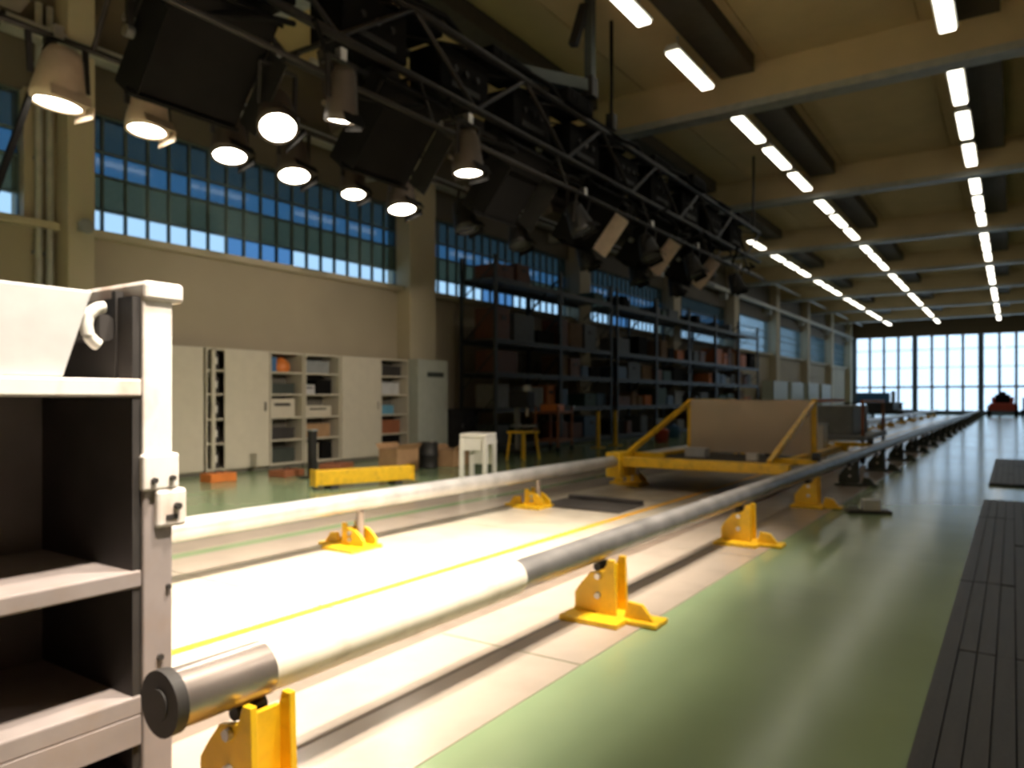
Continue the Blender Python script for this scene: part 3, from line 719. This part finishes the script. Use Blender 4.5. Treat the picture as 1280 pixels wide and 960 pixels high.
def put(name, label, cat, t, y, z, sy, sz, m, sx=.26, x=.34, parts=None):
    """a box-like item on a shelf of cabinet t: front face at local x"""
    loc = t.location + Vector((x - sx / 2, y, z))
    o = thing(name, label, cat, loc)
    bx(-sx / 2, sx / 2, -sy / 2, sy / 2, 0, sz).build('body', m, o, .004)
    if name.startswith('binder'): bx(sx / 2, sx / 2 + .003, -sy * .3, sy * .3, sz * .35, sz * .8).build('spine_label', M_WHITE, o)
    elif name.startswith('tray'): bx(sx / 2, sx / 2 + .012, -sy * .3, sy * .3, sz * .6, sz * .75).build('grip', M_BARRD, o)
    else: bx(-sx / 2 - .004, sx / 2 + .004, -sy / 2 - .004, sy / 2 + .004, sz, sz + .015).build('lid', m, o)
    return o
c1 = cabinet(5.1, 6.5, 'cream double door cabinet at the left end of the row, beside the grey barrier', 'double')
c2_ = cabinet(6.55, 7.68, 'cream cabinet with a dark gap open beside its wide plain door', 'half')
dd = bx(.462, .482, .30, 1.10, .08, 1.90).build('door', M_CAB, c2_, .003); bx(.482, .505, 1.02, 1.04, .95, 1.09).build('handle', M_BARRD, dd)
bx(.40, .46, .10, .16, .08, 1.90).build('door_edge', M_CAB, c2_)
c3 = cabinet(7.70, 8.38, 'open cream cabinet with an orange bag on its top shelf', 'open')
c4 = cabinet(8.41, 9.20, 'open cream cabinet with dark stacked trays, right of the one with the orange bag', 'open')
c5 = cabinet(9.22, 10.2, 'closed cream single door cabinet between two open ones', 'single')
c6 = cabinet(10.22, 11.0, 'open cream cabinet with blue and black boxes beside the wall column', 'open')
c7 = cabinet(11.05, 11.98, 'grey green cabinet with a dark label plate in front of the wall column', 'grey', 1.93, .24); c7.location.x = XL + .42
SH = (.091, .476, .846, .1226 + 1.1035, 1.586)
for k, z in enumerate(SH):
    put('binder_row', f'dark box in the narrow open gap of the wide door cabinet, {ORD[k]} shelf up', 'box', c2_, .22, z, .16, .24, M_BARRD)
o = thing('cloth_bag', 'orange cloth bag on the top shelf of an open cabinet', 'bag', c3.location + Vector((.25, .36, SH[4])))
MB().lathe([(.001, 0), (.13, .0), (.16, .06), (.15, .15), (.09, .21), (.03, .25), (.001, .26)], n=14).build('bag_body', M_ORANGE, o)
MB().tube([(.0, -.04, .24), (0, -.03, .30), (0, .03, .30), (0, .04, .24)], .01).build('carry_loop', M_REDB, o)
put('storage_box', 'blue storage box left of the orange bag', 'box', c3, .14, SH[4], .16, .22, M_BLUE)
put('storage_box', 'dark green storage box on the fourth shelf under the orange bag', 'box', c3, .33, SH[3], .5, .16, M_DGREEN)
put('tray', 'pale tray in the middle of the cabinet with the orange bag', 'tray', c3, .33, SH[2], .52, .30, M_CAB)
put('storage_box', 'black box with pale strip on the second shelf below the orange bag', 'box', c3, .33, SH[1], .5, .17, M_BARRD)
put('storage_box', 'dark green box on the bottom of the cabinet with the orange bag', 'box', c3, .33, SH[0], .52, .22, M_DGREEN)
put('storage_box', 'grey box on the top shelf right of the orange bag cabinet', 'box', c4, .38, SH[4], .5, .2, M_GREY)
put('storage_box', 'black box at the right of the fourth shelf in the tray cabinet', 'box', c4, .52, SH[3], .34, .24, M_BLACK)
put('tray', 'pale grey tray at the left of the fourth shelf in the tray cabinet', 'tray', c4, .18, SH[3], .26, .16, M_LGREY)
put('tray', 'cream tray on the third shelf in the tray cabinet', 'tray', c4, .38, SH[2], .6, .18, M_CAB)
put('storage_box', 'brown box on the second shelf in the tray cabinet', 'box', c4, .38, SH[1], .55, .22, M_CARD)
put('storage_box', 'black box at the lower right of the tray cabinet', 'box', c4, .58, SH[0], .24, .28, M_BLACK)
put('storage_box', 'pale box at the lower left of the tray cabinet', 'box', c4, .24, SH[0], .3, .26, M_CAB)
put('storage_box', 'dark box on the top shelf of the cabinet beside the column', 'box', c6, .38, SH[4], .6, .18, M_BARRD)
put('storage_box', 'pink grey box on the fourth shelf beside the column', 'box', c6, .38, SH[3], .5, .22, M_LGREY)
put('storage_box', 'light blue box on the third shelf beside the column', 'box', c6, .3, SH[2], .36, .16, mat('light_blue_plastic', (.12, .3, .42), .5))
put('storage_box', 'brown box on the second shelf beside the column', 'box', c6, .38, SH[1], .55, .24, M_REDB)
put('storage_box', 'black box on the bottom shelf beside the column', 'box', c6, .4, SH[0], .5, .32, M_BLACK)

# wall conduits and fittings beside the first column
for k, y in enumerate((4.44, 4.57)):
    t = thing('wall_conduit', ['outer grey conduit pipe running up the wall left of the first column', 'inner grey conduit pipe running up the wall against the first column'][k], 'conduit', (XL + .09, y, 0))
    MB().cyl((0, 0, 0), (0, 0, 6.2), .045, n=10).build('tube', M_TRAY, t)
    for q in range(5): bx(-.09, .0, -.05, .05, .6 + 1.2 * q, .64 + 1.2 * q).build('pipe_clip', M_GREY, t)
hn = thing('wall_horn', 'small round dark horn on the first wall column below the window line', 'horn', (XL + .36, 4.84, 3.38))
MB().cyl((0, 0, 0), (.12, 0, 0), .05, .1, 14).build('horn_bell', M_GREY, hn); bx(0, .03, -.06, .06, -.06, .06).build('mount', M_GREY, hn)
eb = thing('switch_cabinet', 'low dark switch cabinet against the wall right of the grey green cabinet', 'cabinet', (XL + .02, 12.3, 0))
bx(0, .45, 0, 1.0, .06, .92).build('body', M_BARRD, eb, .01)
for q in (.01, .51): dq = bx(.452, .47, q, q + .48, .08, .9).build('door', M_BARRD, eb); bx(.47, .485, q + .40, q + .42, .5, .6).build('handle', M_GREY, dq)
bx(.02, .40, .02, .98, 0, .06).build('plinth', M_BLACK, eb)

# ================================================================== STORAGE RACKS
RXB, RXF = XL + .28, XL + 1.2
LEV = (.14, .95, 1.72, 2.45, 3.78)
rng = random.Random(3)
BAYW = 2.72
NR = 7
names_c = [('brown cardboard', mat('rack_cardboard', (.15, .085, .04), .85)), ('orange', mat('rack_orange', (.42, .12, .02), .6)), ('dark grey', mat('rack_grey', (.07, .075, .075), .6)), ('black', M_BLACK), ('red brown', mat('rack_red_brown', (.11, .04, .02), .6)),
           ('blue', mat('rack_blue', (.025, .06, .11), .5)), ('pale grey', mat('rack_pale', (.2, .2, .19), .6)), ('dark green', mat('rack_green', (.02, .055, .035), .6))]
def rack_item(x, y, z, sy, sz, col, lab, style):
    o = thing('storage_crate' if style else 'storage_box', lab, 'crate' if style else 'box', (x, y, z), group='boxes and crates on the storage racks')
    m = col
    if style:
        bx(-.3, .3, -sy / 2, sy / 2, 0, .02).build('base', m, o)
        for a in ((-.3, -.28, -sy / 2, sy / 2), (.28, .3, -sy / 2, sy / 2), (-.28, .28, -sy / 2, -sy / 2 + .02), (-.28, .28, sy / 2 - .02, sy / 2)):
            bx(*a, .02, sz).build('side_wall', m, o)
        bx(.3, .315, -.1, .1, sz * .6, sz * .75).build('grip', M_BARRD, o)
    else:
        bx(-.28, .28, -sy / 2, sy / 2, 0, sz).build('carton', m, o, .006)
        bx(-.285, .285, -.03, .03, sz, sz + .003).build('tape', M_SHELF, o)
    return o
for r in range(NR):
    y0 = 12.95 + BAYW * 1.02 * r; y1 = y0 + BAYW
    if r >= 2: y0 += .35; y1 += .35
    t = thing('storage_rack', f'tall dark steel storage rack along the left wall, {ORD[r]} one right of the column', 'rack', (RXB, y0, 0), group='storage racks along the left wall')
    for x in (0, RXF - RXB):
        for y in (.0, BAYW): bx(x - .035, x + .035, y - .035, y + .035, 0, 4.25).build('post', M_RACK, t)
    for z in LEV:
        for x in (0, RXF - RXB): bx(x - .025, x + .025, .035, BAYW - .035, z - .11, z - .02).build('beam', M_RACK, t)
        bx(-.03, RXF - RXB + .03, .036, BAYW - .036, z - .02, z).build('shelf', M_SHELF, t)
    for x in (0, RXF - RXB): pass
    for y in (0, BAYW):
        for q in range(4): MB().bar((0, y, .3 + q), (RXF - RXB, y, 1.2 + q if q < 3 else 4.1), .025).build('side_brace', M_RACK, t)
    for li, z in enumerate(LEV):
        y = y0 + .12; k = 0
        used = {}
        while y < y1 - .5:
            sy = rng.choice((.4, .55, .7, .9)); sy = min(sy, y1 - .1 - y)
            sz = rng.uniform(.25, .55) if li != 4 else rng.uniform(.2, .42)
            if li == 3: sz = rng.uniform(.3, .7)
            ci = rng.randrange(8) if li not in (3,) else rng.choice((0, 1, 4, 2, 3))
            if li == 4: ci = rng.choice((2, 3, 4, 7))
            st_ = rng.random() < .35
            if rng.random() < (.86 if li < 4 else .6):
                cn, cm = names_c[ci]
                key = (cn, st_); used[key] = used.get(key, 0) + 1
                pos = '' if used[key] == 1 else f', {ORD[used[key] - 1]} such from its left'
                lab = f'{cn} {"crate" if st_ else "box"} on the {["lowest","second","third","fourth","top"][li]} shelf of the {ORD[r]} rack{pos}'
                rack_item(RXF - .36, y + sy / 2, z + .002, sy - .06, sz, cm, lab, st_)
            y += sy + rng.uniform(.02, .18); k += 1
# wall side cupboards far down the left wall (pale)
for k, y in enumerate((36.2, 39.6, 43.4, 46.9)):
    t = thing('tall_locker', f'tall pale grey green locker far down the left wall, {ORD[k]} beyond the racks', 'locker', (XL + .4, y, 0), group='lockers far down the left wall')
    bx(0, .55, 0, 2.6, .08, 2.0).build('body', M_CABG, t)
    for q in range(4):
        d_ = bx(.552, .57, .02 + q * .645, .62 + q * .645, .12, 1.96).build('door', M_CABG, t); bx(.57, .59, .55 + q * .645, .57 + q * .645, .9, 1.1).build('handle', M_BARRD, d_)
    bx(.03, .5, .03, 2.57, 0, .08).build('plinth', M_BARRD, t)

# ================================================================== THINGS ON THE FLOOR, LEFT SIDE
yb = thing('yellow_beam', 'bright yellow steel beam lying on the green floor before the cabinets', 'beam', (-7.05, 6.95, 0), math.radians(-20))
bx(-.085, .085, -.68, .68, .05, .24).build('box_section', M_YEL, yb, .012)
for y in (-.685, .685): bx(-.1, .1, y - .008, y + .008, .04, .25).build('end_plate', M_YEL, yb)
for y in (-.45, .45): bx(-.12, .12, y - .05, y + .05, 0, .05).build('bearer', M_BARRD, yb)
for k, (x, y, sx, sy, h, m, lab) in enumerate([(-8.1, 8.75, .4, .5, .36, M_CARD, 'brown carton on the floor behind the yellow beam, left of a dark drum'), (-8.0, 9.95, .4, .6, .28, M_CARD, 'low brown carton on the floor behind the right end of the yellow beam'),
                      (-8.6, 7.9, .35, .5, .16, M_REDB, 'flat red brown box on the floor behind the left end of the yellow beam'), (-9.1, 6.2, .25, .4, .12, M_ORANGE, 'small orange case on the floor before the double door cabinet'),
                      (-8.9, 7.2, .3, .45, .1, M_REDB, 'flat red case on the floor before the wide door cabinet'), (-8.5, 11.2, .4, .5, .3, M_BARRD, 'dark box on the floor before the grey green cabinet')]):
    t = thing('carton' if m is M_CARD else 'floor_case', lab, 'box', (x, y, 0), .2 * (k % 3))
    bx(-sx / 2, sx / 2, -sy / 2, sy / 2, 0, h).build('body', m, t, .006)
    if m is M_CARD:
        for sg in (-1, 1): bx(sg * sx / 2 - .004, sg * sx / 2 + .004, -sy / 2, sy / 2, h - .01, h + .1).xf(Matrix.Translation((sg * sx / 2, 0, h)) @ Matrix.Rotation(sg * .7, 4, 'Y') @ Matrix.Translation((-sg * sx / 2, 0, -h))).build('flap', M_CARD, t)
    else:
        MB().tube([(0, -.06, h), (0, -.05, h + .03), (0, .05, h + .03), (0, .06, h)], .01).build('handle', M_BARRD, t)
dr = thing('dark_drum', 'dark drum standing between the two brown cartons', 'drum', (-8.0, 9.35, 0))
MB().lathe([(.001, 0), (.16, 0), (.165, .02), (.16, .04), (.16, .2), (.168, .21), (.168, .23), (.16, .24), (.16, .40), (.166, .42), (.15, .43), (.001, .43)], n=18).build('drum_body', M_BLACKM, dr)
MB().cyl((.08, 0, .43), (.08, 0, .455), .025, n=10).build('bung', M_CHROME, dr)
bp = thing('dark_post', 'short dark post standing left of the yellow beam', 'post', (-8.4, 7.25, 0))
bx(-.05, .05, -.05, .05, .02, .68).build('shaft', M_BLACKM, bp, .006); bx(-.14, .14, -.14, .14, 0, .02).build('foot_plate', M_BLACKM, bp); bx(-.06, .06, -.06, .06, .68, .70).build('cap', M_GREY, bp)

# white plastic stool
sl = thing('plastic_stool', 'white plastic step stool standing behind the far pipe', 'stool', (-6.3, 8.45, 0), math.radians(18))
bx(-.20, .20, -.24, .24, .60, .66).build('seat', M_WHITE, sl, .018)
for x in (-.17, .17):
    for y in (-.2, .2):
        MB().prism([(y - .05, .60), (y + .05, .60), (y + .045 + .02 * (1 if y > 0 else -1), 0), (y - .045 + .02 * (1 if y > 0 else -1), 0)], 0, x - .025, x + .025).build('leg', M_WHITE, sl, .008)
for x in (-.17, .17): bx(x - .02, x + .02, -.16, .16, .50, .60).build('apron', M_WHITE, sl, .006)
bx(-.15, .15, -.225, -.195, .42, .60).build('apron', M_WHITE, sl, .006); bx(-.15, .15, .195, .225, .2, .60).build('back_panel', M_WHITE, sl, .006)
bx(.02, .16, .24, .40, .50, .54).build('step', M_WHITE, sl, .008)

# things before the racks
tc_ = thing('tool_cart', 'red brown tool cart in front of the first storage racks', 'cart', (-8.3, 13.9, 0), math.radians(8))
for z in (.22, .82): bx(-.28, .28, -.42, .42, z, z + .05).build('tray', M_REDB, tc_, .01)
for x in (-.26, .26):
    for y in (-.4, .4): bx(x - .02, x + .02, y - .02, y + .02, .12, .98).build('post', M_REDB, tc_); MB().cyl((x - .02, y, .06), (x + .02, y, .06), .06, n=12).build('caster', M_BLACK, tc_)
MB().tube([(-.26, .42, .95), (-.26, .54, .98), (.26, .54, .98), (.26, .42, .95)], .016).build('push_bar', M_CHROME, tc_)
bx(-.2, .2, -.3, .1, .871, 1.02).build('tool_case', M_ORANGE, tc_, .01)
for k, (x, y) in enumerate([(-8.0, 15.4), (-8.05, 16.4)]):
    t = thing('barrier_post', ['yellow barrier post right of the red brown tool cart', 'yellow barrier post nearer the yellow sled strut'][k], 'post', (x, y, 0))
    MB().cyl((0, 0, .02), (0, 0, .85), .045, n=14).build('tube', M_YEL, t); bx(-.13, .13, -.13, .13, 0, .02).build('foot_plate', M_YEL, t); MB().lathe([(.045, 0), (.04, .02), (.02, .035), (.001, .04)], (0, 0, .85), 14).build('cap', M_BLACK, t)
sp = thing('yellow_stand', 'low yellow stand right behind the white stool', 'stand', (-7.6, 11.6, 0))
for x in (-.15, .15):
    for y in (-.2, .2): MB().bar((x * 1.3, y * 1.3, 0), (x, y, .5), .035).build('leg', M_YEL, sp)
bx(-.2, .2, -.26, .26, .5, .54).build('top', M_YEL, sp, .006)
mc = thing('drill_press', 'dark machine with pale round head before the storage racks', 'machine', (-8.5, 12.9, 0))
bx(-.25, .25, -.3, .3, 0, .08).build('base', M_BLACKM, mc, .01); MB().cyl((-.1, 0, .08), (-.1, 0, 1.15), .06, n=14).build('column', M_GREY, mc)
bx(-.2, .25, -.16, .16, .95, 1.3).build('head', M_BLACKM, mc, .03); bx(-.15, .28, -.2, .2, .55, .6).build('table', M_GREY, mc); MB().cyl((.14, 0, 1.3), (.14, 0, 1.42), .1, .08, 14).build('motor_cap', M_LGREY, mc)
MB().cyl((.15, 0, .78), (.15, 0, .95), .03, n=10).build('spindle', M_CHROME, mc)
for k, (x, y, m, lab) in enumerate([(-7.6, 18.2, M_RED, 'small red container on the floor left of the sled strut'), (-8.2, 20.5, M_BLUE, 'small blue container on the floor behind the red one'), (-8.0, 23.0, M_LGREY, 'small pale container on the floor far behind the sled')]):
    t = thing('container', lab, 'container', (x, y, 0))
    MB().lathe([(.001, 0), (.17, 0), (.19, .3), (.2, .32), (.17, .34), (.06, .37), (.05, .42), (.001, .42)], n=16).build('body', m, t); MB().tube([(-.1, 0, .36), (-.08, 0, .47), (.08, 0, .47), (.1, 0, .36)], .012).build('handle', M_BLACK, t)

# ================================================================== RIGHT SIDE: plank covered pit
for k, (y0, y1, lab) in enumerate([(-.6, 9.75, 'long dark plank cover lying on the green floor at the right edge'), (11.6, 16.4, 'short dark plank cover at the right edge, beyond the bright gap')]):
    t = thing('plank_cover', lab, 'cover', (-.27, y0, 0))
    L_ = y1 - y0; nseg = max(2, round(L_ / 1.48)); pw = .07
    bx(.0, 1.3, 0, L_, .0, .012).build('under_frame', M_BLACK, t)
    for i in range(18):
        off = .5 * (i % 2)
        for q in range(nseg):
            a, b = L_ * q / nseg, L_ * (q + 1) / nseg
            dz = rng.uniform(0, .005)
            bx(i * pw + .0025, (i + 1) * pw - .0025, a + .006, b - .006, .012, .030 + dz).build('plank', M_PLANK, t)
ft = thing('floor_bracket', 'small grey metal bracket lying on the green floor beside the near pipe', 'bracket', (-1.2, 8.15, 0), .4)
bx(-.2, .2, -.08, .08, 0, .03).build('base', M_BARRD, ft, .004); bx(-.06, .1, -.06, .06, .03, .14).build('block', M_LGREY, ft, .01); bx(-.19, -.1, -.02, .02, .03, .07).build('tab', M_GREY, ft)
# ================================================================== FAR END
rt = thing('red_tractor', 'small red tow tractor parked before the far windows at the right edge', 'vehicle', (-.55, 57, 0))
bx(-.7, .7, -1.2, 1.2, .35, .85).build('chassis', M_RED, rt, .06); bx(-.6, .6, .2, 1.15, .85, 1.25).build('hood', M_RED, rt, .08); bx(-.4, .4, -.9, -.3, .85, 1.0).build('seat', M_BLACK, rt, .04); bx(-.4, .4, -1.0, -.9, .9, 1.4).build('backrest', M_BLACK, rt, .03)
for x in (-.72, .72):
    for y in (-.8, .8): MB().cyl((x - .1, y, .35), (x + .1, y, .35), .35, n=18).build('wheel', M_BLACK, rt)
MB().cyl((0, .1, 1.2), (0, -.1, 1.45), .02, n=8).build('steering_column', M_BLACK, rt); MB().cyl((0, -.1, 1.45), (0, -.12, 1.48), .2, n=18).build('steering_wheel', M_BLACK, rt)
dk = thing('dark_trolley', 'dark red brown trolley with crates right of the red tractor', 'trolley', (1.2, 56.5, 0))
bx(-.8, .8, -1, 1, .3, .42).build('deck', M_BLACKM, dk); bx(-.7, .7, -.8, .5, .42, 1.2).build('crate', M_BARRD, dk, .02)
for x in (-.7, .7):
    for y in (-.8, .8): MB().cyl((x - .05, y, .15), (x + .05, y, .15), .15, n=14).build('wheel', M_BLACK, dk)
b1 = thing('work_bench', 'dark work bench with grey machine before the far windows on the left', 'bench', (-7.1, 50, 0))
bx(-1.6, 1.6, -.5, .5, .82, .9).build('bench_top', M_BARRD, b1, .01); bx(-.9, .9, -.35, .35, .9, 1.5).build('machine_body', M_BLUE, b1, .05); MB().cyl((1.1, 0, .9), (1.1, 0, 1.6), .12, n=14).build('bottle', M_GREY, b1)
for x in (-1.5, 1.5):
    for y in (-.42, .42): bx(x - .05, x + .05, y - .05, y + .05, 0, .82).build('leg', M_BARRD, b1)
bx(-1.4, 1.4, -.4, .4, .25, .3).build('lower_shelf', M_BARRD, b1)
b2 = thing('low_platform', 'low dark platform trolley standing at the far end of the track', 'trolley', (-5.6, 44, 0))
bx(-1.0, 1.0, -2, 2, .35, .55).build('deck', M_BLACKM, b2, .02); bx(-.8, .5, -1.5, .8, .55, .95).build('load', M_BARRD, b2, .03)
for x in (-.9, .9):
    for y in (-1.7, 1.7): MB().cyl((x - .06, y, .17), (x + .06, y, .17), .17, n=14).build('wheel', M_BLACK, b2)
